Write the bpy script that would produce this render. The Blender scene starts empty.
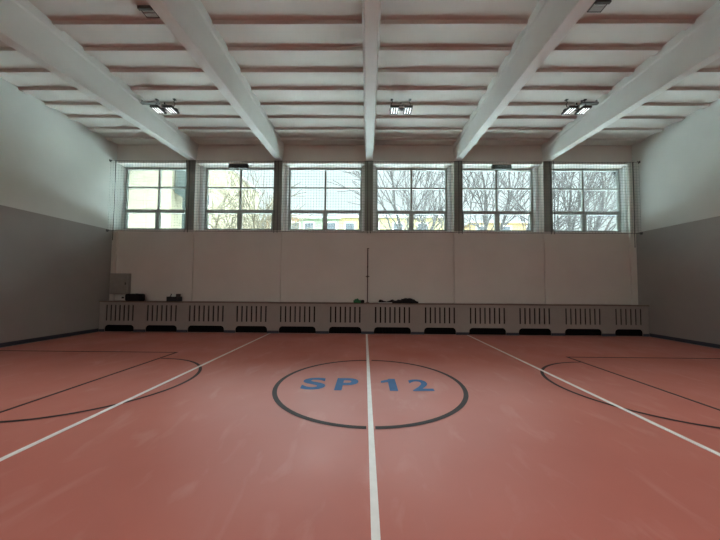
import bpy, bmesh, math, random
from mathutils import Vector, Matrix
C = bpy.context.scene.collection
scene = bpy.context.scene
PI = math.pi

# ------------------------------------------------------------------ camera
XL, XR, YB, YF = -9.38, 9.67, -9.0, 10.45      # side walls, wall behind, window wall
camd = bpy.data.cameras.new('camera'); cam = bpy.data.objects.new('camera', camd); C.objects.link(cam)
yaw, pitch, roll = 0.0100, 0.0421, 0.0074
f = Vector((-math.sin(yaw) * math.cos(pitch), math.cos(yaw) * math.cos(pitch), math.sin(pitch)))
rt = Vector((math.cos(yaw), math.sin(yaw), 0)); up = rt.cross(f)
r2 = rt * math.cos(roll) + up * math.sin(roll); u2 = up * math.cos(roll) - rt * math.sin(roll)
m = Matrix((r2, u2, -f)).transposed().to_4x4(); m.translation = (0, 0, 1.6)
cam.matrix_world = m
camd.sensor_width = 36; camd.lens = 287.43 / 720 * 36
camd.shift_x = -4.6 / 720; camd.shift_y = 5.45 / 720
camd.clip_start = 0.05; camd.clip_end = 400
scene.camera = cam

# ------------------------------------------------------------------ sky, exposure
w = bpy.data.worlds.new('overcast_sky'); scene.world = w; w.use_nodes = True
nt = w.node_tree; bg = nt.nodes['Background']
geo = nt.nodes.new('ShaderNodeTexCoord'); sep = nt.nodes.new('ShaderNodeSeparateXYZ')
rmp = nt.nodes.new('ShaderNodeValToRGB')
nt.links.new(geo.outputs['Generated'], sep.inputs[0]); nt.links.new(sep.outputs['Z'], rmp.inputs[0])
nt.links.new(rmp.outputs[0], bg.inputs[0])
rmp.color_ramp.elements[0].color = (0.86, 0.97, 0.97, 1); rmp.color_ramp.elements[1].color = (0.78, 0.93, 0.99, 1)
# an overcast sky is several times brighter overhead than near the horizon
mr = nt.nodes.new('ShaderNodeMapRange'); mr.inputs[1].default_value = .42; mr.inputs[2].default_value = .80
mr.inputs[3].default_value = .58; mr.inputs[4].default_value = 24.0
nt.links.new(sep.outputs['Z'], mr.inputs[0]); nt.links.new(mr.outputs[0], bg.inputs[1])
vs = scene.view_settings
vs.view_transform = 'Standard'; vs.look = 'None'; vs.gamma = 1; vs.use_curve_mapping = False
vs.exposure = 1.2
scene.cycles.use_denoising = True; scene.cycles.use_adaptive_sampling = False
scene.cycles.max_bounces = 10; scene.cycles.diffuse_bounces = 7; scene.cycles.transparent_max_bounces = 24
scene.cycles.sample_clamp_indirect = 8

BACK_W = 6; FILL_LAMP_W = 25
# ------------------------------------------------------------------ fill panels added at the windowless rear wall, and window portals
def area(name, x, y, z, sx, sz, rx, power, col, portal=False):
    l = bpy.data.lights.new(name, 'AREA'); l.shape = 'RECTANGLE'; l.size = sx; l.size_y = sz; l.energy = power; l.color = col
    if portal: l.cycles.is_portal = True
    o = bpy.data.objects.new(name, l); C.objects.link(o); o.location = (x, y, z); o.rotation_euler = (rx, 0, 0)
for k in range(6):
    area('rear_fill_light', -8.0 + 3.25 * k, -8.95, 4.3, 2.6, 3.6, PI / 2, BACK_W, (1.0, .97, .92))
for x0, x1 in ((-9.35, -6.8), (-6.25, -3.6), (-3.0, -.25), (.3, 3.0), (3.55, 6.27), (6.8, 9.5)):
    area('window_portal', (x0 + x1) / 2, 10.97, 4.92, x1 - x0, 2.5, -PI / 2, 1, (1, 1, 1), True)

# ------------------------------------------------------------------ materials
def mat(name, col, rough=0.6, metal=0.0, noise=None, bump=0.0, scale=6.0, spec=None):
    mm = bpy.data.materials.new(name); mm.use_nodes = True
    n = mm.node_tree.nodes; l = mm.node_tree.links; b = n['Principled BSDF']
    b.inputs['Base Color'].default_value = (*col, 1); b.inputs['Roughness'].default_value = rough
    b.inputs['Metallic'].default_value = metal
    if spec is not None: b.inputs['Specular IOR Level'].default_value = spec
    tc = n.new('ShaderNodeTexCoord'); nz = n.new('ShaderNodeTexNoise')
    nz.inputs['Scale'].default_value = scale; nz.inputs['Detail'].default_value = 5
    l.new(tc.outputs['Object'], nz.inputs['Vector'])
    a = 0.08 if noise is None else noise
    cr = n.new('ShaderNodeValToRGB'); cr.color_ramp.elements[0].position = .3; cr.color_ramp.elements[1].position = .7
    cr.color_ramp.elements[0].color = (*[c * (1 - a) for c in col], 1)
    cr.color_ramp.elements[1].color = (*[min(1, c * (1 + a)) for c in col], 1)
    l.new(nz.outputs['Fac'], cr.inputs[0]); l.new(cr.outputs[0], b.inputs['Base Color'])
    if bump:
        bp = n.new('ShaderNodeBump'); bp.inputs['Strength'].default_value = bump; bp.inputs['Distance'].default_value = .01
        l.new(nz.outputs['Fac'], bp.inputs['Height']); l.new(bp.outputs[0], b.inputs['Normal'])
    return mm

M = {}
M['white'] = mat('white_wall_paint', (0.62, 0.63, 0.60), .75, noise=.03, bump=.1, scale=1.5)
M['far'] = mat('cream_wall_paint', (0.66, 0.63, 0.58), .7, noise=.03, bump=.1, scale=1.2)
M['ceil'] = mat('ceiling_paint', (0.55, 0.52, 0.475), .8, noise=.05, bump=.1, scale=1.0)
M['beam'] = mat('beam_paint', (0.62, 0.62, 0.59), .7, noise=.03, bump=.1, scale=2)
M['column'] = mat('column_backlit_shade', (0.26, 0.27, 0.24), .7, noise=.04, scale=2)  # backlit shade of the upper columns, put into the colour
M['reveal'] = mat('reveal_paint', (0.82, 0.86, 0.86), .6, noise=.02, scale=3)
M['frame'] = mat('window_frame_paint', (0.42, 0.47, 0.45), .5, noise=.04)
M['navy'] = mat('navy_baseboard', (0.035, 0.045, 0.065), .5)
M['strip'] = mat('pale_edge_strip', (0.26, 0.24, 0.23), .5)
M['cover'] = mat('cover_paint', (0.33, 0.305, 0.275), .6, noise=.03)
M['board'] = mat('brown_shelf_board', (0.16, 0.11, 0.08), .5)
M['lineW'] = mat('white_court_paint', (0.72, 0.72, 0.70), .45, noise=.06, scale=9)
M['lineB'] = mat('black_court_paint', (0.030, 0.020, 0.020), .6, spec=.2)
M['blue'] = mat('blue_court_paint', (0.035, 0.12, 0.28), .6, noise=.08, spec=.2)
M['black'] = mat('black_fabric', (0.006, 0.006, 0.0065), .85, noise=.3, bump=.3, scale=30)
M['bplastic'] = mat('black_plastic', (0.015, 0.016, 0.016), .4)
M['box'] = mat('grey_box_paint', (0.30, 0.29, 0.26), .5)
M['whitep'] = mat('white_plastic', (0.7, 0.7, 0.66), .4)
M['green'] = mat('green_fabric', (0.02, 0.16, 0.06), .8, noise=.3, scale=20)
M['rust'] = mat('dark_brown_metal', (0.09, 0.06, 0.05), .5, .5)
M['cord'] = mat('net_cord', (0.16, 0.20, 0.19), .8)
M['rope'] = mat('dark_rope', (0.06, 0.07, 0.07), .8)
M['steel'] = mat('grey_steel', (0.25, 0.26, 0.25), .45, .6)
M['dsteel'] = mat('dark_steel', (0.06, 0.065, 0.06), .5, .4)
M['slot_shade'] = mat('slot_shade_black', (0.006, 0.006, 0.006), .9, spec=.1)  # near-black stands for the shade inside the cover
M['vent'] = mat('brown_vent', (0.05, 0.035, 0.03), .6)
M['ventp'] = mat('vent_panel', (0.30, 0.27, 0.24), .6)
M['shade'] = mat('dark_green_grey', (0.06, 0.08, 0.075), .6)
M['bark'] = mat('grey_bark', (0.0264, 0.024, 0.0228), .9, noise=.2)
M['barky'] = mat('lichen_bark', (0.0551, 0.0437, 0.0243), .9, noise=.25)
M['cream'] = mat('cream_render', (0.135, 0.122, 0.082), .8, noise=.03)
M['yellow'] = mat('yellow_render', (0.155, 0.125, 0.055), .8, noise=.05)
M['orange'] = mat('orange_render', (0.155, 0.09, 0.045), .8, noise=.05)
M['gren'] = mat('green_render', (0.09, 0.115, 0.07), .8, noise=.05)
M['roofg'] = mat('green_sheet_metal', (0.007, 0.015, 0.011), .6)
M['teal'] = mat('teal_paint', (0.024, 0.1008, 0.0912), .5)
M['wing'] = mat('far_window_glass', (0.05, 0.055, 0.06), .2)
M['roof'] = mat('grey_roof', (0.22, 0.21, 0.2), .8)
M['ground'] = mat('pale_paving', (0.72, 0.74, 0.73), .9)

def emis(name, col, s):
    mm = bpy.data.materials.new(name); mm.use_nodes = True; b = mm.node_tree.nodes['Principled BSDF']
    b.inputs['Emission Color'].default_value = (*col, 1); b.inputs['Emission Strength'].default_value = s
    b.inputs['Base Color'].default_value = (.8, .8, .8, 1); return mm
M['led'] = emis('lit_tube', (0.95, 1.0, 0.97), .7)

def glass():
    mm = bpy.data.materials.new('window_glass'); mm.use_nodes = True; n = mm.node_tree.nodes; l = mm.node_tree.links
    n.remove(n['Principled BSDF']); o = n['Material Output']
    t = n.new('ShaderNodeBsdfTransparent'); t.inputs[0].default_value = (.95, .985, .975, 1)
    g = n.new('ShaderNodeBsdfGlossy'); g.inputs['Roughness'].default_value = .03
    fr = n.new('ShaderNodeFresnel'); fr.inputs[0].default_value = 1.45
    mx = n.new('ShaderNodeMixShader'); l.new(fr.outputs[0], mx.inputs[0]); l.new(t.outputs[0], mx.inputs[1]); l.new(g.outputs[0], mx.inputs[2])
    l.new(mx.outputs[0], o.inputs[0]); return mm
M['glass'] = glass()

def two_tone():
    """side walls: grey oil paint up to 3.64 m, white above"""
    mm = bpy.data.materials.new('two_tone_wall_paint'); mm.use_nodes = True; n = mm.node_tree.nodes; l = mm.node_tree.links
    b = n['Principled BSDF']; tc = n.new('ShaderNodeTexCoord'); sp = n.new('ShaderNodeSeparateXYZ')
    l.new(tc.outputs['Object'], sp.inputs[0])
    gt = n.new('ShaderNodeMath'); gt.operation = 'GREATER_THAN'; gt.inputs[1].default_value = 3.64
    l.new(sp.outputs['Z'], gt.inputs[0])
    nz = n.new('ShaderNodeTexNoise'); nz.inputs['Scale'].default_value = .9; nz.inputs['Detail'].default_value = 6
    l.new(tc.outputs['Object'], nz.inputs[0])
    lo = n.new('ShaderNodeValToRGB'); lo.color_ramp.elements[0].position = .3; lo.color_ramp.elements[1].position = .7
    lo.color_ramp.elements[0].color = (.285, .272, .258, 1); lo.color_ramp.elements[1].color = (.32, .305, .288, 1)
    hi = n.new('ShaderNodeValToRGB'); hi.color_ramp.elements[0].position = .3; hi.color_ramp.elements[1].position = .7
    hi.color_ramp.elements[0].color = (.58, .60, .575, 1); hi.color_ramp.elements[1].color = (.63, .65, .62, 1)
    l.new(nz.outputs['Fac'], lo.inputs[0]); l.new(nz.outputs['Fac'], hi.inputs[0])
    mx = n.new('ShaderNodeMix'); mx.data_type = 'RGBA'
    l.new(gt.outputs[0], mx.inputs[0]); l.new(lo.outputs[0], mx.inputs[6]); l.new(hi.outputs[0], mx.inputs[7])
    l.new(mx.outputs[2], b.inputs['Base Color']); b.inputs['Roughness'].default_value = .6
    return mm
M['two'] = two_tone()

def floor_mat():
    mm = bpy.data.materials.new('red_sports_floor'); mm.use_nodes = True; n = mm.node_tree.nodes; l = mm.node_tree.links
    b = n['Principled BSDF']; tc = n.new('ShaderNodeTexCoord')
    def noise(sc, det, vec=None, dist=0):
        z = n.new('ShaderNodeTexNoise'); z.inputs['Scale'].default_value = sc; z.inputs['Detail'].default_value = det
        z.inputs['Distortion'].default_value = dist
        l.new(vec or tc.outputs['Object'], z.inputs['Vector']); return z.outputs['Fac']
    def ramp(fac, a, ca, bb, cb):
        r = n.new('ShaderNodeValToRGB'); e = r.color_ramp.elements
        e[0].position = a; e[0].color = (*ca, 1); e[1].position = bb; e[1].color = (*cb, 1); l.new(fac, r.inputs[0]); return r.outputs[0]
    base = ramp(noise(.55, 6), .3, (.40, .122, .092), .7, (.45, .148, .114))
    # worn, chalky scuffs with shapes of their own
    mp = n.new('ShaderNodeMapping'); mp.inputs['Scale'].default_value = (2.2, .9, 1); mp.inputs['Rotation'].default_value = (0, 0, .5)
    l.new(tc.outputs['Object'], mp.inputs[0])
    sc = ramp(noise(1.6, 9, mp.outputs[0], .6), .56, (0, 0, 0), .76, (.32, .32, .32))
    mx = n.new('ShaderNodeMix'); mx.data_type = 'RGBA'; mx.inputs[7].default_value = (.56, .32, .28, 1)
    l.new(sc, mx.inputs[0]); l.new(base, mx.inputs[6]); l.new(mx.outputs[2], b.inputs['Base Color'])
    b.inputs['Specular IOR Level'].default_value = .32
    rr = ramp(noise(.8, 6), .3, (.36, .36, .36), .7, (.50, .50, .50)); l.new(rr, b.inputs['Roughness'])
    bp = n.new('ShaderNodeBump'); bp.inputs['Strength'].default_value = .06; bp.inputs['Distance'].default_value = .01
    l.new(noise(2.2, 3), bp.inputs['Height']); l.new(bp.outputs[0], b.inputs['Normal'])
    return mm
M['floor'] = floor_mat()

# ------------------------------------------------------------------ mesh helpers
def add_box(bm, x0, y0, z0, x1, y1, z1, bevel=0):
    g = bmesh.ops.create_cube(bm, size=1)
    for v in g['verts']:
        v.co = Vector(((x0 + x1) / 2 + v.co.x * (x1 - x0), (y0 + y1) / 2 + v.co.y * (y1 - y0), (z0 + z1) / 2 + v.co.z * (z1 - z0)))
    if bevel:
        es = list({e for v in g['verts'] for e in v.link_edges})
        bmesh.ops.bevel(bm, geom=es, offset=bevel, segments=2, affect='EDGES', profile=.6)
    return g['verts']

def add_tube(bm, pts, rad, n=6, closed_ends=True):
    pts = [Vector(p) for p in pts]
    if not hasattr(rad, '__len__'): rad = [rad] * len(pts)
    rings = []
    for i, p in enumerate(pts):
        a = pts[max(0, i - 1)]; b = pts[min(len(pts) - 1, i + 1)]
        t = (b - a).normalized(); ref = Vector((0, 0, 1)) if abs(t.z) < .9 else Vector((1, 0, 0))
        s = t.cross(ref).normalized(); q = t.cross(s)
        rings.append([bm.verts.new(p + (s * math.cos(2 * PI * k / n) + q * math.sin(2 * PI * k / n)) * rad[i]) for k in range(n)])
    for a, b in zip(rings, rings[1:]):
        for k in range(n): bm.faces.new((a[k], a[(k + 1) % n], b[(k + 1) % n], b[k]))
    if closed_ends and n > 2:
        bm.faces.new(rings[0][::-1]); bm.faces.new(rings[-1])

def add_prism(bm, poly, axis, a, b):
    """extrude a 2-D polygon along an axis ('x','y','z') from a to b"""
    def P(u, v, t): return {'x': (t, u, v), 'y': (u, t, v), 'z': (u, v, t)}[axis]
    A = [bm.verts.new(P(u, v, a)) for u, v in poly]; B = [bm.verts.new(P(u, v, b)) for u, v in poly]
    bm.faces.new(A); bm.faces.new(B[::-1]); k = len(poly)
    for i in range(k): bm.faces.new((A[i], B[i], B[(i + 1) % k], A[(i + 1) % k]))

def obj(name, bm, m_, parent=None, smooth=False, loc=None):
    bmesh.ops.recalc_face_normals(bm, faces=bm.faces)
    me = bpy.data.meshes.new(name); bm.to_mesh(me); bm.free(); me.materials.append(m_)
    if smooth:
        for p in me.polygons: p.use_smooth = True
    o = bpy.data.objects.new(name, me); C.objects.link(o)
    if loc: o.location = loc
    if parent: o.parent = parent
    return o

def tag(o, label=None, cat=None, group=None, kind=None):
    if label: o['label'] = label
    if cat: o['category'] = cat
    if group: o['group'] = group
    if kind: o['kind'] = kind
    return o

def thing(name, label, cat, loc=(0, 0, 0), group=None, kind=None, rz=0):
    o = bpy.data.objects.new(name, None); C.objects.link(o); o.location = loc; o.rotation_euler = (0, 0, rz)
    o.empty_display_size = .1
    return tag(o, label, cat, group, kind)

def B(*boxes, bevel=0):
    bm = bmesh.new()
    for b in boxes: add_box(bm, *b, bevel=bevel)
    return bm

# ------------------------------------------------------------------ room shell
ZC = 6.88            # slab soffit between the ribs
ZS, ZH = 3.66, 6.18  # window sill and head
colx = [-6.53, -3.31, 0.03, 3.285, 6.54]
floor = tag(obj('floor', B((XL - .3, YB - .3, -.3, XR + .3, 10.96, 0)), M['floor']), 'red sports hall floor with painted court lines', 'floor', kind='structure')
tag(obj('wall_left', B((XL - .3, YB - .3, 0, XL, 10.96, 7.2)), M['two']), 'left side wall, grey below and white above', 'wall', kind='structure')
tag(obj('wall_right', B((XR, YB - .3, 0, XR + .3, 10.96, 7.2)), M['two']), 'right side wall, grey below and white above', 'wall', kind='structure')
tag(obj('wall_back', B((XL, YB - .3, 0, XR, YB, 7.2)), M['two']), 'wall behind the camera', 'wall', kind='structure')

bm = B((XL, YF, 0, XR, 10.96, ZS), (XL, YF, ZH, XR, 10.96, 7.2))
tag(obj('wall_far', bm, M['far']), 'cream wall carrying the row of six windows', 'wall', kind='structure')
bm = bmesh.new()
for x in colx: add_box(bm, x - .26, 10.70, ZS, x + .26, 10.96, ZH)
add_box(bm, XR - .10, 10.70, ZS, XR, 10.96, ZH)
tag(obj('trim_1', bm, M['reveal']), 'white reveals between the windows', 'trim', kind='structure')

for i, x in enumerate(colx):
    o = obj('column', B((x - .15, 10.38, 0, x + .15, 10.70, 6.27)), M['far'])
    obj('shade_sheet', B((x - .155, 10.365, ZS, x + .155, 10.379, 6.25)), M['column'], o)['label'] = 'thin sheet coloured as the backlit shade of the column between the windows'  # dark sheet carries the column's backlit shade above the sill
    tag(o, 'square painted column between windows, under %s ceiling beam' % ['the leftmost', 'the second from left', 'the middle', 'the second from right', 'the rightmost'][i], 'column', 'wall columns', 'structure')
for x0, x1, s in ((XL, XL + .15, 'left'), (XR - .2, XR, 'right')):
    tag(obj('column', B((x0, 10.385, 0, x1, 10.449, 6.27 if s == 'right' else 3.6)), M['far']), 'slim corner pilaster at the %s end of the far wall' % s, 'column', 'corner pilasters', 'structure')

bm = B((XL - .3, YB - .3, ZC, XR + .3, 10.96, 7.25))
y = 9.95
while y > YB + .3:
    # rib: camera-side face leans away downwards
    add_prism(bm, [(y - .03, ZC), (y, ZC - .058), (y + .15, ZC - .058), (y + .18, ZC)], 'x', XL, XR)
    y -= .638
tag(obj('ceiling', bm, M['ceil']), 'white ribbed concrete ceiling', 'ceiling', kind='structure')
for i, x in enumerate(colx):
    bm = bmesh.new(); rings = []; x += .01
    for yy in (YB, .7, 10.449):
        zb = 6.27 - .050 * (10.449 - (yy if yy >= .7 else 1.4 - yy)) if yy > -8 else 5.9
        prof = [(-.120, zb + .01), (-.11, zb), (.11, zb), (.120, zb + .01), (.155, 6.66), (.175, 6.70), (.18, ZC), (-.18, ZC), (-.175, 6.70), (-.155, 6.66)]
        rings.append([bm.verts.new((x + a, yy, z)) for a, z in prof])
    for ra, rb in zip(rings, rings[1:]):
        for k in range(10): bm.faces.new((ra[k], ra[(k + 1) % 10], rb[(k + 1) % 10], rb[k]))
    bm.faces.new(rings[0]); bm.faces.new(rings[-1][::-1])
    tag(obj('ceiling_beam', bm, M['beam']), 'deep white concrete ceiling beam, %s of the five' % ['leftmost', 'second from left', 'middle', 'second from right', 'rightmost'][i], 'ceiling beam', 'ceiling beams', 'structure')

# baseboards and the pale strip along the floor edge
for s, x0, x1 in (('left', XL, XL + .015), ('right', XR - .015, XR)):
    tag(obj('baseboard_' + s, B((x0, YB, 0, x1, 10.0, .11)), M['navy']), 'dark baseboard along the %s wall' % s, 'baseboard', kind='structure')
obj('edge_strip', B((XL + .015, YB, 0, XL + .075, 9.93, .003)), M['strip'], floor)['label'] = 'pale strip along the left floor edge'
obj('edge_strip', B((XR - .075, YB, 0, XR - .015, 9.93, .003)), M['strip'], floor)['label'] = 'pale strip along the right floor edge'
obj('edge_strip', B((XL + .015, 9.93, 0, XR - .015, 9.985, .003)), M['strip'], floor)['label'] = 'pale strip along the radiator cover'

# ------------------------------------------------------------------ court markings (parts of the floor)
def mark(name, bm, m_, label): o = obj(name, bm, m_, floor); o['label'] = label; return o
def arc_band(cx, cy, r, wd, a0, a1, n=96, z=.004):
    bm = bmesh.new(); prev = None
    for i in range(n + 1):
        a = a0 + (a1 - a0) * i / n; c, s = math.cos(a), math.sin(a)
        q = [bm.verts.new((cx + (r - wd / 2) * c, cy + (r - wd / 2) * s, z)), bm.verts.new((cx + (r + wd / 2) * c, cy + (r + wd / 2) * s, z))]
        if prev: bm.faces.new((prev[0], prev[1], q[1], q[0]))
        prev = q
    return bm
CY = 4.866
bm = bmesh.new(); add_prism(bm, [(.14, YB), (.20, YB), (.018, 9.93), (-.042, 9.93)], 'z', 0, .005)
mark('centre_line', bm, M['lineW'], 'white line running down the middle of the court')
mark('attack_line', B((-3.375, YB, 0, -3.315, 9.93, .005)), M['lineW'], 'white line left of the circle')
mark('attack_line', B((3.405, YB, 0, 3.465, 9.93, .005)), M['lineW'], 'white line right of the circle')
g = .034
mark('centre_circle', arc_band(.05, CY, 1.515, .07, PI / 2 + g, 3 * PI / 2 - g, 120), M['lineB'], 'left half of the black centre circle')
mark('centre_circle', arc_band(.05, CY, 1.515, .07, -PI / 2 + g, PI / 2 - g, 120), M['lineB'], 'right half of the black centre circle')
mark('free_throw_arc', arc_band(-4.545, CY, 1.515, .055, -PI / 2, PI / 2), M['lineB'], 'black half circle at the left free throw line')
mark('free_throw_arc', arc_band(4.715, CY, 1.55, .055, PI / 2, 3 * PI / 2), M['lineB'], 'black half circle at the right free throw line')
mark('key_line', B((XL + .08, 6.955, 0, -4.575, 7.005, .003), (-4.625, 2.75, 0, -4.575, 6.955, .003), (XL + .08, 2.70, 0, -4.575, 2.75, .003)), M['lineB'], 'black key lines on the left')
mark('key_line', B((4.69, 6.86, 0, XR - .08, 6.91, .003), (4.69, 2.80, 0, 4.74, 6.86, .003), (4.69, 2.75, 0, XR - .08, 2.80, .003)), M['lineB'], 'black key lines on the right')

def letter(ch, x0, x1, y0, y1, off, rot=0, name='letter'):
    cu = bpy.data.curves.new('t', 'FONT'); cu.body = ch; cu.size = 1; cu.offset = off
    t = bpy.data.objects.new('t', cu); C.objects.link(t); bpy.context.view_layer.update()
    dg = bpy.context.evaluated_depsgraph_get(); me = bpy.data.meshes.new_from_object(t.evaluated_get(dg))
    bpy.data.objects.remove(t); bm = bmesh.new(); bm.from_mesh(me)
    xs = [v.co.x for v in bm.verts]; ys = [v.co.y for v in bm.verts]
    for v in bm.verts:
        v.co.x = x0 + (v.co.x - min(xs)) / (max(xs) - min(xs)) * (x1 - x0)
        v.co.y = y0 + (v.co.y - min(ys)) / (max(ys) - min(ys)) * (y1 - y0); v.co.z = .004
    c = Vector(((x0 + x1) / 2, (y0 + y1) / 2, 0)); bmesh.ops.rotate(bm, cent=c, matrix=Matrix.Rotation(rot, 3, 'Z'), verts=bm.verts)
    bmesh.ops.recalc_face_normals(bm, faces=bm.faces)
    if bm.faces and sum(f_.normal.z for f_ in bm.faces) < 0: bmesh.ops.reverse_faces(bm, faces=bm.faces)
    me2 = bpy.data.meshes.new(name); bm.to_mesh(me2); bm.free(); me2.materials.append(M['blue'])
    o = bpy.data.objects.new(name, me2); C.objects.link(o); o.parent = floor; o['label'] = 'blue painted %s in the centre circle' % ch
    return o
letter('S', -1.07, -.68, 4.55, 5.14, .03, .06)
letter('P', -.51, -.14, 4.53, 5.13, .03, 0)
bm = bmesh.new()
for pl in ([(.36, 4.53), (.49, 4.53), (.49, 5.12), (.385, 5.12), (.36, 5.08)], [(.36, 5.08), (.24, 5.00), (.24, 4.90), (.36, 4.94)]):
    bm.faces.new([bm.verts.new((px_, py_, .004)) for px_, py_ in pl])
bm.normal_update(); bmesh.ops.reverse_faces(bm, faces=[q_ for q_ in bm.faces if q_.normal.z < 0])
mark('digit', bm, M['blue'], 'blue painted 1 in the centre circle')
letter('2', .71, 1.05, 4.54, 5.10, .022, .04, 'digit')

# ------------------------------------------------------------------ windows
wins = [(XL, -6.79), (-6.27, -3.57), (-3.05, -.23), (.29, 3.025), (3.545, 6.28), (6.80, XR - .10)]
FY0, FY1 = 10.88, 10.95
for i, (x0, x1) in enumerate(wins):
    t = thing('window_%d' % (i + 1), 'six-pane grey-framed window, %s in the row' % ['leftmost', 'second from left', 'third from left', 'third from right', 'second from right', 'rightmost'][i], 'window', ((x0 + x1) / 2, FY0, ZS), 'high windows', 'structure')
    hw = (x1 - x0) / 2; H = ZH - ZS; D = FY1 - FY0
    z1, z2 = 4.50 - ZS, 5.41 - ZS
    obj('window_frame', B((-hw, 0, 0, -hw + .07, D, H), (hw - .07, 0, 0, hw, D, H), (-hw + .07, 0, 0, hw - .07, D, .11), (-hw + .07, 0, H - .07, hw - .07, D, H)), M['frame'], t)
    obj('mullion', B((-.035, 0, z1 + .05, .035, D, H - .07)), M['frame'], t)
    obj('mullion', B((-.045, 0, .11, .045, D, z1 - .05)), M['frame'], t)
    obj('transom', B((-hw + .07, 0, z1 - .05, hw - .07, D, z1 + .05)), M['frame'], t)
    obj('transom', B((-hw + .07, 0, z2 - .03, -.035, D, z2 + .03), (.035, 0, z2 - .03, hw - .07, D, z2 + .03)), M['frame'], t)
    for a, b in ((-hw + .07, -.045), (.045, hw - .07)):
        s = obj('sash', B((a, -.02, .11, a + .045, D - .01, z1 - .05), (b - .045, -.02, .11, b, D - .01, z1 - .05),
                          (a + .045, -.02, .11, b - .045, D - .01, .15), (a + .045, -.02, z1 - .09, b - .045, D - .01, z1 - .05)), M['frame'], t)
        obj('sash_handle', B(((a + b) / 2 - .06, -.05, z1 - .08, (a + b) / 2 + .06, -.02, z1 - .06)), M['steel'], s)
    obj('glass', B((-hw + .004, D + .001, .004, hw - .004, D + .007, H - .004)), M['glass'], t)
    obj('window_sill', B((-hw + .005, -.42, .001, hw - .005, 0, .02)), M['reveal'], t)

# dark boxes fixed under two window heads
for x, lb in ((-4.86, 'second window from the left'), (4.95, 'second window from the right')):
    t = thing('vent_box', 'dark oblong box fixed under the head of the %s' % lb, 'vent', (x, 10.50, ZH))
    obj('housing', B((-.36, 0, -.15, .36, .10, -.001), bevel=.008), M['shade'], t)
    obj('grille', B(*[(-.33, -.006, -.135 + k * .03, .33, .0, -.12 + k * .03) for k in range(4)]), M['dsteel'], t)

# ------------------------------------------------------------------ safety net in front of the windows
NY = 10.17; Z0, Z1 = 3.58, 6.14
net = thing('safety_net', 'grey square-mesh safety net stretched in front of all six windows', 'net', (0, NY, Z0))
bm = bmesh.new(); x = XL + .03; r = .0038
while x < XR - .02:
    add_tube(bm, [(x, 0, 0), (x, 0, Z1 - Z0)], r, 3, False); x += .1
z = .1
while z < Z1 - Z0 - .03:
    add_tube(bm, [(XL + .01, .004, z), (XR - .01, .004, z)], r, 3, False); z += .1
tag(obj('net_mesh', bm, M['cord'], net), kind='stuff')
for zz, nm in ((Z1 - Z0, 'top_cable'), (0, 'bottom_cable')):
    bm = bmesh.new()
    add_tube(bm, [(XL + .01 + (XR - XL - .02) * k / 24, 0, zz - (.012 * math.sin(PI * (k % 4) / 4))) for k in range(25)], .008, 5)
    obj(nm, bm, M['rope'], net)
for x in colx:
    for dx in (-.05, .07):
        bm = bmesh.new(); add_tube(bm, [(x + dx, -.012, -.05), (x + dx + .01, -.012, 1.2), (x + dx, -.012, Z1 - Z0 + .02)], .011, 5); obj('seam_rope', bm, M['rope'], net)
for x, e in ((XL + .19, -.35), (XR - .22, -.5)):
    bm = bmesh.new(); add_tube(bm, [(x, .03, e), (x + .01, .03, 1.2), (x, .02, Z1 - Z0)], .011, 5); obj('hanging_rope', bm, M['rope'], net)
for x, s in ((XL, 1), (XR, -1)):
    for zz in (0, Z1 - Z0):
        bm = bmesh.new(); add_tube(bm, [(x, 0, zz), (x + s * .05, 0, zz), (x + s * .07, 0, zz + .03)], .012, 6)
        add_box(bm, min(x, x + s * .012), -.04, zz - .04, max(x, x + s * .012), .04, zz + .04); obj('wall_hook', bm, M['dsteel'], net)

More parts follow.
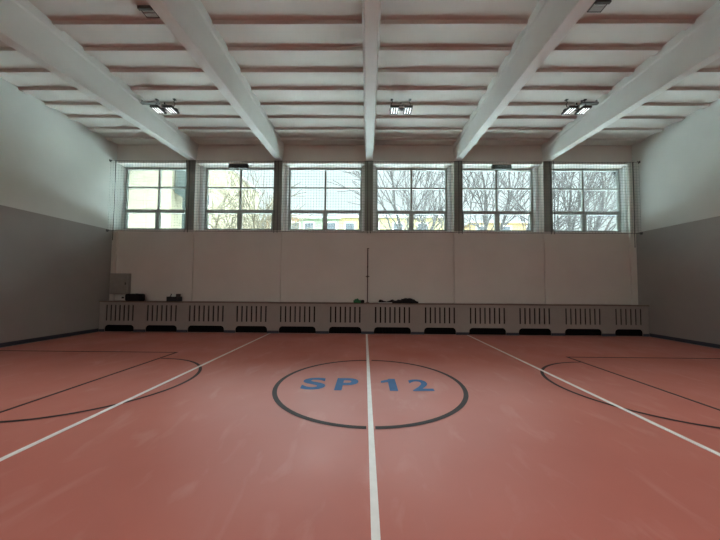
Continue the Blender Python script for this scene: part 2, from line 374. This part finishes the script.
# ------------------------------------------------------------------ radiator cover
CF = 10.02; CT = 1.06
rc = thing('radiator_cover', 'long grey slotted radiator cover along the foot of the window wall', 'radiator cover', (0, CF, 0))
groups = [(-9.145, -8.174, 7), (-7.699, -6.661, 7), (-6.221, -5.011, 8), (-4.556, -3.507, 7), (-3.035, -1.815, 8), (-1.293, -.233, 7),
          (.27, 1.483, 8), (2.001, 3.037, 7), (3.554, 4.759, 8), (5.258, 6.304, 7), (6.835, 8.032, 8), (8.545, 9.431, 6)]
SW = .048
holes = []
for a, b, n in groups:
    for k in range(n):
        c = a + SW / 2 + (b - a - SW) * k / (n - 1); holes.append((c - SW / 2, c + SW / 2, .38, .93))
    holes.append((a - .03, b + .03, 0, .235))
def holed_panel(x0, x1, z0, z1, y0, y1, holes):
    xs = sorted({x0, x1, *[h[0] for h in holes], *[h[1] for h in holes]}); zs = sorted({z0, z1, *[h[2] for h in holes], *[h[3] for h in holes]})
    nx, nz = len(xs) - 1, len(zs) - 1
    solid = [[not any(h[0] <= (xs[i] + xs[i + 1]) / 2 <= h[1] and h[2] <= (zs[j] + zs[j + 1]) / 2 <= h[3] for h in holes) for j in range(nz)] for i in range(nx)]
    bm = bmesh.new(); V = {}
    def v(i, j, k):
        if (i, j, k) not in V: V[(i, j, k)] = bm.verts.new((xs[i], (y0, y1)[k], zs[j]))
        return V[(i, j, k)]
    S = lambda i, j: 0 <= i < nx and 0 <= j < nz and solid[i][j]
    for i in range(nx):
        for j in range(nz):
            if not S(i, j): continue
            for k in (0, 1): bm.faces.new((v(i, j, k), v(i + 1, j, k), v(i + 1, j + 1, k), v(i, j + 1, k)))
            if not S(i - 1, j): bm.faces.new((v(i, j, 0), v(i, j + 1, 0), v(i, j + 1, 1), v(i, j, 1)))
            if not S(i + 1, j): bm.faces.new((v(i + 1, j, 0), v(i + 1, j + 1, 0), v(i + 1, j + 1, 1), v(i + 1, j, 1)))
            if not S(i, j - 1): bm.faces.new((v(i, j, 0), v(i + 1, j, 0), v(i + 1, j, 1), v(i, j, 1)))
            if not S(i, j + 1): bm.faces.new((v(i, j + 1, 0), v(i + 1, j + 1, 0), v(i + 1, j + 1, 1), v(i, j + 1, 1)))
    return bm
bm = holed_panel(XL + .002, XR - .002, 0, CT - .03, 0, .02, holes)
for a, b, n in groups:        # rounded upper corners of the foot openings
    for cx, s in ((a - .03, 1), (b + .03, -1)):
        R = .12; pl = [(cx, .235)] + [(cx + s * (R - R * math.cos(t)), .235 - R + R * math.sin(t)) for t in [PI / 2 * q / 6 for q in range(7)]][::-1]
        add_prism(bm, pl, 'y', 0, .02)
obj('front_panel', bm, M['cover'], rc)
bm = B((XL + .002, -.03, CT - .03, XR - .002, .355, CT))
edges = [XL + .16] + [e for x in colx for e in (x - .155, x + .155)] + [XR - .21]
for k in range(0, len(edges), 2): add_box(bm, edges[k], .355, CT - .03, edges[k + 1], .428, CT)
tb = obj('top_board', bm, M['board'], rc); tb['label'] = 'dark brown top board'
rad0 = None
for gi, (a, b, n) in enumerate(groups):
    w_ = b - a + .16
    t = thing('radiator', 'added ribbed radiator blacked for the shade behind the cover slots, %s from the left' % ['first', 'second', 'third', 'fourth', 'fifth', 'sixth', 'seventh', 'eighth', 'ninth', 'tenth', 'eleventh', 'twelfth'][gi], 'radiator', ((a + b) / 2, CF + .06, 0), 'added radiators behind the slotted cover')
    obj('slot_shade_backing', B(*[(-w_ / 2 + w_ * k / 12, 0, .0, -w_ / 2 + w_ * k / 12 + w_ / 12.4, .15, CT - .06) for k in range(12)]), M['slot_shade'], t)  # added behind the slots and openings, their shade is in its black colour
for p, q in zip([XL + .016] + [gq[1] + .03 for gq in groups], [gq[0] - .03 for gq in groups] + [XR - .016]):
    obj('kick_strip', B((p, -.012, 0, q, -.001, .085)), M['navy'], rc)['label'] = 'dark navy kick strip'

# ------------------------------------------------------------------ things on the cover and on the wall
t = thing('electrical_box', 'square grey wall box mounted low in the left corner above the radiator cover', 'electrical box', (-9.0, 10.449, 1.30))
obj('cabinet', B((-.34, -.13, 0, .34, 0, .75), bevel=.01), M['box'], t)
obj('door', B((-.305, -.145, .03, .305, -.13, .71), bevel=.004), M['box'], t)
obj('latch', B((.24, -.155, .34, .27, -.145, .42)), M['dsteel'], t)
t = thing('socket_panel', 'small white socket panel just beneath the grey electrical box', 'socket', (-8.92, 10.449, 1.08))
obj('plate', B((-.16, -.04, 0, .22, 0, .17), bevel=.005), M['whitep'], t)
obj('socket', B((-.02, -.055, .06, .06, -.04, .12), bevel=.004), M['dsteel'], t)

def blob(bm, c, r, seed=0, n=3, amp=.15, flat=None):
    random.seed(seed); ph = [random.uniform(0, 6) for _ in range(6)]
    g = bmesh.ops.create_icosphere(bm, subdivisions=n, radius=1)
    for v in g['verts']:
        p = v.co.copy(); k = 1 + amp * (math.sin(p.x * 4 + ph[0]) * math.sin(p.y * 5 + ph[1]) + .6 * math.sin(p.z * 7 + ph[2] + p.x * 6) + .4 * math.sin(p.x * 11 + ph[3]) * math.cos(p.y * 12 + ph[4]))
        v.co = Vector((c[0] + p.x * r[0] * k, c[1] + p.y * r[1] * k, c[2] + p.z * r[2] * k))
        if flat is not None and v.co.z < flat: v.co.z = flat

def handle_arc(bm, x0, x1, y, z0, h, r=.01):
    add_tube(bm, [(x0 + (x1 - x0) * (.5 - .5 * math.cos(PI * k / 10)), y, z0 + h * math.sin(PI * k / 10)) for k in range(11)], r, 6)

t = thing('duffel_bag', 'black duffel bag on the radiator cover beside the grey electrical box', 'bag', (-8.25, 10.16, CT))
bm = B((-.29, -.12, 0, .29, .12, .26)); bmesh.ops.bevel(bm, geom=list(bm.edges), offset=.07, segments=4, affect='EDGES', profile=.6)
obj('bag_body', bm, M['black'], t, True)
for yy in (-.10, .08):
    bm = bmesh.new(); handle_arc(bm, -.14, .14, yy, .2, .06); obj('handle', bm, M['bplastic'], t, True)
bm = bmesh.new(); add_tube(bm, [(-.27, 0, .25), (.27, 0, .25)], .006, 5); obj('zip', bm, M['dsteel'], t)

t = thing('storage_crate', 'black open crate on the radiator cover left of the leftmost column', 'crate', (-6.86, 10.18, CT))
obj('crate', B((-.2, -.12, 0, .2, -.105, .17), (-.2, .105, 0, .2, .12, .17), (-.2, -.105, 0, -.185, .105, .17), (.185, -.105, 0, .2, .105, .17), (-.185, -.105, 0, .185, .105, .015)), M['bplastic'], t)
tag(obj('cloth', (lambda b: (blob(b, (0, 0, .0), (.10, .07, .10), 3, 3, .2, -.09), b)[1])(bmesh.new()), M['whitep'], None, True, (-6.88, 10.18, CT + .15)), 'crumpled whitish cloth lying in the black crate', 'cloth')
t = thing('water_bottle', 'dark bottle standing upright in the black crate', 'bottle', (-6.99, 10.20, CT + .016))
bm = bmesh.new(); add_tube(bm, [(0, 0, 0), (0, 0, .17), (0, 0, .21), (0, 0, .23)], [.033, .033, .02, .014], 12); obj('bottle_body', bm, M['shade'], t, True)
bm = bmesh.new(); add_tube(bm, [(0, 0, .23), (0, 0, .255)], .016, 10); obj('cap', bm, M['bplastic'], t)
tag(obj('shoe_box', B((0, 0, 0, .11, .10, .25), bevel=.005), M['vent'], None, False, (-6.80, 10.165, CT + .016)), 'dark upright box at the right end of the black crate', 'box')

tag(obj('jacket', (lambda b: (blob(b, (-.02, 0, .05), (.11, .08, .09), 5, 3, .18, 0), blob(b, (.10, .0, .03), (.08, .07, .07), 8, 3, .2, 0), b)[2])(bmesh.new()), M['green'], None, True, (-.36, 10.14, CT)), 'crumpled dark green cloth on the cover left of the thin pole', 'clothing')
tag(obj('cap', (lambda b: (blob(b, (0, 0, .04), (.07, .06, .07), 11, 3, .12, 0), b)[1])(bmesh.new()), M['black'], None, True, (-.17, 10.10, CT)), 'small black bundle between the green cloth and the thin pole', 'clothing')

def shoe(loc, rz, label):
    t = thing('sports_shoe', label, 'shoe', loc, 'sports shoes on the cover', rz=rz)
    bm = bmesh.new()
    prof = [(-.15, .09, .035), (-.12, .13, .042), (-.05, .12, .042), (.02, .09, .045), (.09, .07, .05), (.14, .05, .045), (.16, .035, .025)]
    rings = []
    for x, h, wd in prof:
        rings.append([bm.verts.new((x, wd * math.cos(a), .025 + (h - .025) * max(0, math.sin(a)))) for a in [PI * k / 8 for k in range(9)]])
    for a, b in zip(rings, rings[1:]):
        for k in range(8): bm.faces.new((a[k], a[k + 1], b[k + 1], b[k]))
        bm.faces.new((a[0], b[0], b[8], a[8]))
    bm.faces.new(rings[0]); bm.faces.new(rings[-1][::-1])
    obj('shoe_upper', bm, M['black'], t, True)
    obj('sole', B((-.155, -.048, 0, .165, .048, .026), bevel=.01), M['whitep'], t)
    bm = bmesh.new()
    for k in range(3): add_tube(bm, [(.0 + k * .03, -.03, .09 - k * .008), (.0 + k * .03, 0, .105 - k * .01), (.0 + k * .03, .03, .09 - k * .008)], .006, 4)
    obj('laces', bm, M['whitep'], t)
shoe((.55, 10.12, CT), .2, 'black shoe with white sole on the cover, nearer the thin pole')
shoe((.80, 10.18, CT), PI + .3, 'black shoe with white sole on the cover, touching the dark clothes heap')
bm = bmesh.new()
for k, (x, rx, h) in enumerate(((-.1, .14, .08), (.06, .17, .11), (.24, .19, .15), (.40, .18, .15), (.54, .14, .11), (.64, .1, .06))):
    blob(bm, (x, random.Random(k).uniform(-.02, .02), h * .4), (rx * .8, .10, h * .75), 20 + k, 3, .16, 0)
tag(obj('clothes_pile', bm, M['black'], None, True, (1.08, 10.16, CT)), 'long heap of black clothes on the cover right of the thin pole', 'clothing')

t = thing('thin_pole', 'thin dark upright pole standing on the cover against the middle column', 'pole', (.005, 10.24, CT))
bm = bmesh.new(); add_tube(bm, [(0, 0, .02), (0, 0, 1.95)], .017, 8); obj('shaft', bm, M['rust'], t)
obj('clamp', B((-.065, -.03, .92, .065, .03, .95), (-.02, -.035, .88, .02, .035, .99)), M['rust'], t)
obj('foot', B((-.06, -.06, 0, .06, .06, .02)), M['rust'], t)
obj('tip', B((-.02, -.015, 1.93, .05, .015, 1.95)), M['rust'], t); obj('joint', B((-.02, -.02, 1.24, .02, .02, 1.32)), M['rust'], t)

# ------------------------------------------------------------------ ceiling lamps and vents
def gym_lamp(x, y, label, bar):
    t = thing('ceiling_lamp', label, 'lamp', (x, y, ZC), 'twin floodlights under the ceiling')
    zl = -.42
    obj('crossbar', B((-.31, .02, zl + .05, .31, .10, zl + .08)), M['dsteel'], t)
    obj('driver_box', B((-.07, -.02, zl + .08, .07, .10, zl + .16), bevel=.006), M['steel'], t)
    bm = bmesh.new(); add_tube(bm, [(0, .0, zl + .16), (.0, -.0, zl + .22)], .018, 8); obj('cable_gland', bm, M['bplastic'], t)
    for s in (-1, 1):
        bm = bmesh.new(); pts = []
        for k in range(13): pts.append((s * (.25 - .02 * math.sin(k * .9)), .03 + .012 * math.cos(k * 2), zl + .08 + (-.086 - zl - .08) * k / 12))
        add_tube(bm, pts, .009, 6); add_box(bm, s * .25 - .035, .0, -.10, s * .25 + .035, .07, -.085); obj('hanger', bm, M['dsteel'], t)
        h = obj('lamp_head', B((s * .185 - .115, -.15, zl, s * .185 + .115, .19, zl + .05), bevel=.006), M['dsteel'], t)
        for k in range(3):
            cx = s * .185 + (k - 1) * .066
            obj('light_tube', B((cx - .011, -.11, zl - .006, cx + .011, .13, zl - .0005)), M['led'], h)
    if bar: obj('conduit', B((min(bar), .02, -.20, max(bar), .10, -.15), (min(bar) + .02, .04, -.15, min(bar) + .05, .08, -.086), (max(bar) - .05, .04, -.15, max(bar) - .02, .08, -.086)), M['steel'], t)
    return t
# lamps hang under ribs
yr = 7.70
gym_lamp(-5.65, yr, 'twin floodlight hung from the ceiling on the left', (-.72, -.2))
gym_lamp(.89, yr, 'twin floodlight hung from the ceiling right of the middle beam', None)
gym_lamp(5.68, yr, 'twin floodlight hung from the ceiling on the right', (.15, .62))
def fill_lamp_light(parent, power):
    l = bpy.data.lights.new('fill_lamp_light', 'AREA'); l.shape = 'RECTANGLE'; l.size = .6; l.size_y = .36; l.energy = power; l.color = (1, .98, .94); l.spread = 2.6
    o = bpy.data.objects.new('fill_lamp_light', l); C.objects.link(o); o.parent = parent; o.location = (0, .02, -.44)
for r_, yy, pw in (('first', 1.15, FILL_LAMP_W * 1.35), ('second', -3.9, FILL_LAMP_W * .55), ('last', -8.2, FILL_LAMP_W * .35)):  # lamp rows added out of view to brighten the hall
    for xx, c_ in ((-5.36, 'left'), (.86, 'middle'), (5.60, 'right')):
        fill_lamp_light(gym_lamp(xx, yy, 'added out-of-view twin floodlight, %s row, %s' % (r_, c_), None), pw)
for x, y, s in ((-4.24, 5.27, 'left'), (4.27, 5.17, 'right')):
    t = thing('ceiling_vent', 'small dark-framed square vent in the ceiling on the %s' % s, 'vent', (x, y, ZC), 'ceiling vents')
    obj('vent_frame', B((-.13, -.12, -.06, .13, -.07, -.001), (-.13, .11, -.02, .13, .125, -.001), (-.13, -.07, -.02, -.115, .11, -.001), (.115, -.07, -.02, .13, .11, -.001)), M['vent'], t)
    obj('vent_cover', B((-.115, -.07, -.015, .115, .01, -.001), (-.115, .025, -.015, .115, .11, -.001)), M['ventp'], t)

# ------------------------------------------------------------------ outside
tag(obj('ground', B((-90, 10.96, -1.2, 90, 120, -1.0)), M['ground']), 'pale ground outside the windows', 'ground', kind='structure')

def building(name, label, x0, y0, x1, y1, z1, m_, wins_, roofm=None, over=.3):
    t = thing(name, label, 'building', ((x0 + x1) / 2, y0, -1.0)); cx = (x0 + x1) / 2
    obj('wall', B((x0 - cx, 0, 0, x1 - cx, y1 - y0, z1 + 1)), m_, t)
    obj('roof', B((x0 - cx - over, -over, z1 + 1, x1 - cx + over, y1 - y0 + over, z1 + 1.25)), roofm or M['roof'], t)
    for (wx, wz, ww, wh) in wins_:
        fr = obj('window', B((wx - cx - ww / 2 - .12, -.06, wz + 1 - .12, wx - cx + ww / 2 + .12, -.001, wz + 1 + wh + .12)), M['whitep'], t)
        obj('pane', B((wx - cx - ww / 2, -.08, wz + 1, wx - cx + ww / 2, -.061, wz + 1 + wh)), M['wing'], fr)
    return t
# cream neighbour close to the left window
t = building('cream_building', 'plain cream rendered building filling the leftmost window', -30, 20, -13.95, 22.5, 13, M['cream'], [])
t = thing('green_canopy', 'dark green sheet-metal canopy on a post beside the cream building', 'canopy', (-13.9, 20.2, -1))
bm = bmesh.new(); add_prism(bm, [(.02, 9.3), (.02, 11.75), (.6, 11.4), (1.3, 11.0), (1.3, 8.6), (.9, 8.8)], 'y', 0, .7); obj('canopy_roof', bm, M['roofg'], t)
obj('post', B((.55, .1, 0, .75, .4, 9.0)), M['roofg'], t)
obj('rail', B((.90, .1, 0, .98, .2, 8.4)), M['teal'], t)['label'] = 'teal rail'
# far row of coloured blocks
def wgrid(x0, x1, st, z=10.6): 
    r = []; x = x0
    while x < x1: r += [(x, z, 1.5, 1.4), (x, z - 3.2, 1.5, 1.4)]; x += st
    return r
building('orange_building', 'orange rendered block far behind the third window from the left', -16.5, 46, -11.0, 56, 12.9, M['orange'], wgrid(-15, -11.5, 3.2))
building('green_building', 'pale green rendered block between orange and yellow blocks', -11.0, 46, -4.6, 56, 12.7, M['gren'], wgrid(-9.5, -5.5, 3.6))
building('yellow_building', 'long yellow rendered block seen low behind the middle windows', -4.6, 46, 13.5, 56, 12.9, M['yellow'], wgrid(-2.9, 12.6, 3.9))
building('ochre_building', 'yellow and orange block behind the second window from the right', 17.2, 48, 28.5, 58, 12.6, mat('ochre_render', (.16, .11, .045), .8), wgrid(19, 27.6, 4.2))
building('beige_building', 'tall pale beige block behind the yellowish tree on the left', -27, 38, -19.2, 50, 18.0, mat('beige_render', (.15, .13, .085), .8), wgrid(-25, -20, 3, 12.5))

def tree(label, x, y, h, seed, m_, lean=0, spread=.55, depth=6, rad=.22, twig=0.0, droop=0, grp='bare trees outside the windows', first=.32):
    rnd = random.Random(seed); bm = bmesh.new()
    queue = [(Vector((0, 0, 0)), Vector((lean, 0, 1)).normalized(), h * first, rad, 0)]; cnt = 0
    while queue and cnt < (330 if depth == 6 else 170):
        p, d, L, r, lv = queue.pop(0); cnt += 1
        n = 4 if lv < 3 else 2; pts = [p]; rs = [r]; q = p.copy(); dd = d.copy()
        for k in range(n):
            j = .10 + .03 * lv
            dd = (dd + Vector((rnd.uniform(-j, j), rnd.uniform(-j, j), rnd.uniform(-j * .5, j * .7) - droop * lv * .03))).normalized()
            q = q + dd * L / n; pts.append(q.copy()); rs.append(r * (1 - .30 * (k + 1) / n))
        add_tube(bm, pts, rs, 6 if lv < 2 else (4 if lv < 4 else 3), False)
        if lv >= depth: continue
        for c in range(4 if lv < 4 else 3):
            tt = rnd.uniform(.35, 1) if c else 1.0; idx = min(n, max(1, round(tt * n))); a = rnd.uniform(0, 2 * PI); sp = spread * rnd.uniform(.55, 1.25) * (.4 if c == 0 else 1)
            s = dd.orthogonal().normalized(); s.rotate(Matrix.Rotation(a, 3, dd)); nd = (dd * math.cos(sp) + s * math.sin(sp)).normalized()
            queue.append((pts[idx], nd, L * rnd.uniform(.66, .88), max(.026, rs[idx] * (.8 if c == 0 else rnd.uniform(.45, .68))), lv + 1))
    o = obj('bare_tree', bm, m_, None, True, (x, y, -1.0)); tag(o, label, 'tree', grp); return o
# px -> x at distance: ratio table from the photograph
tree('yellowish twiggy tree behind the second window from the left, left trunk', -14.6, 26, 15, 3, M['barky'], -.02, .6, 6, .26, droop=1)
tree('yellowish tree with a thick trunk behind the second window from the left', -9.9, 24, 15, 8, M['barky'], .03, .6, 6, .34, droop=1)
tree('thin pale tree at the left edge of the third window from the left', -7.0, 25, 13, 12, M['barky'], -.1, .45, 6, .14)
tree('grey bare tree right behind the third window from the right', 3.1, 22, 15, 21, M['bark'], .0, .5, 6, .24)
tree('slender grey bare tree behind the third window from the right, right of the larger tree', 5.6, 25, 15, 27, M['bark'], .05, .5, 4, .18)
tree('grey bare tree behind the second window from the right, left trunk', 9.6, 23, 16, 33, M['bark'], -.06, .5, 6, .26)
tree('grey bare tree behind the second window from the right, right trunk', 12.6, 25, 16, 41, M['bark'], .04, .5, 6, .22)
tree('grey bare tree leaning left behind the rightmost window', 17.2, 24, 17, 52, M['bark'], -.25, .5, 4, .26)
tree('straight grey bare tree behind the rightmost window', 19.0, 25, 17, 61, M['bark'], .02, .5, 4, .28)
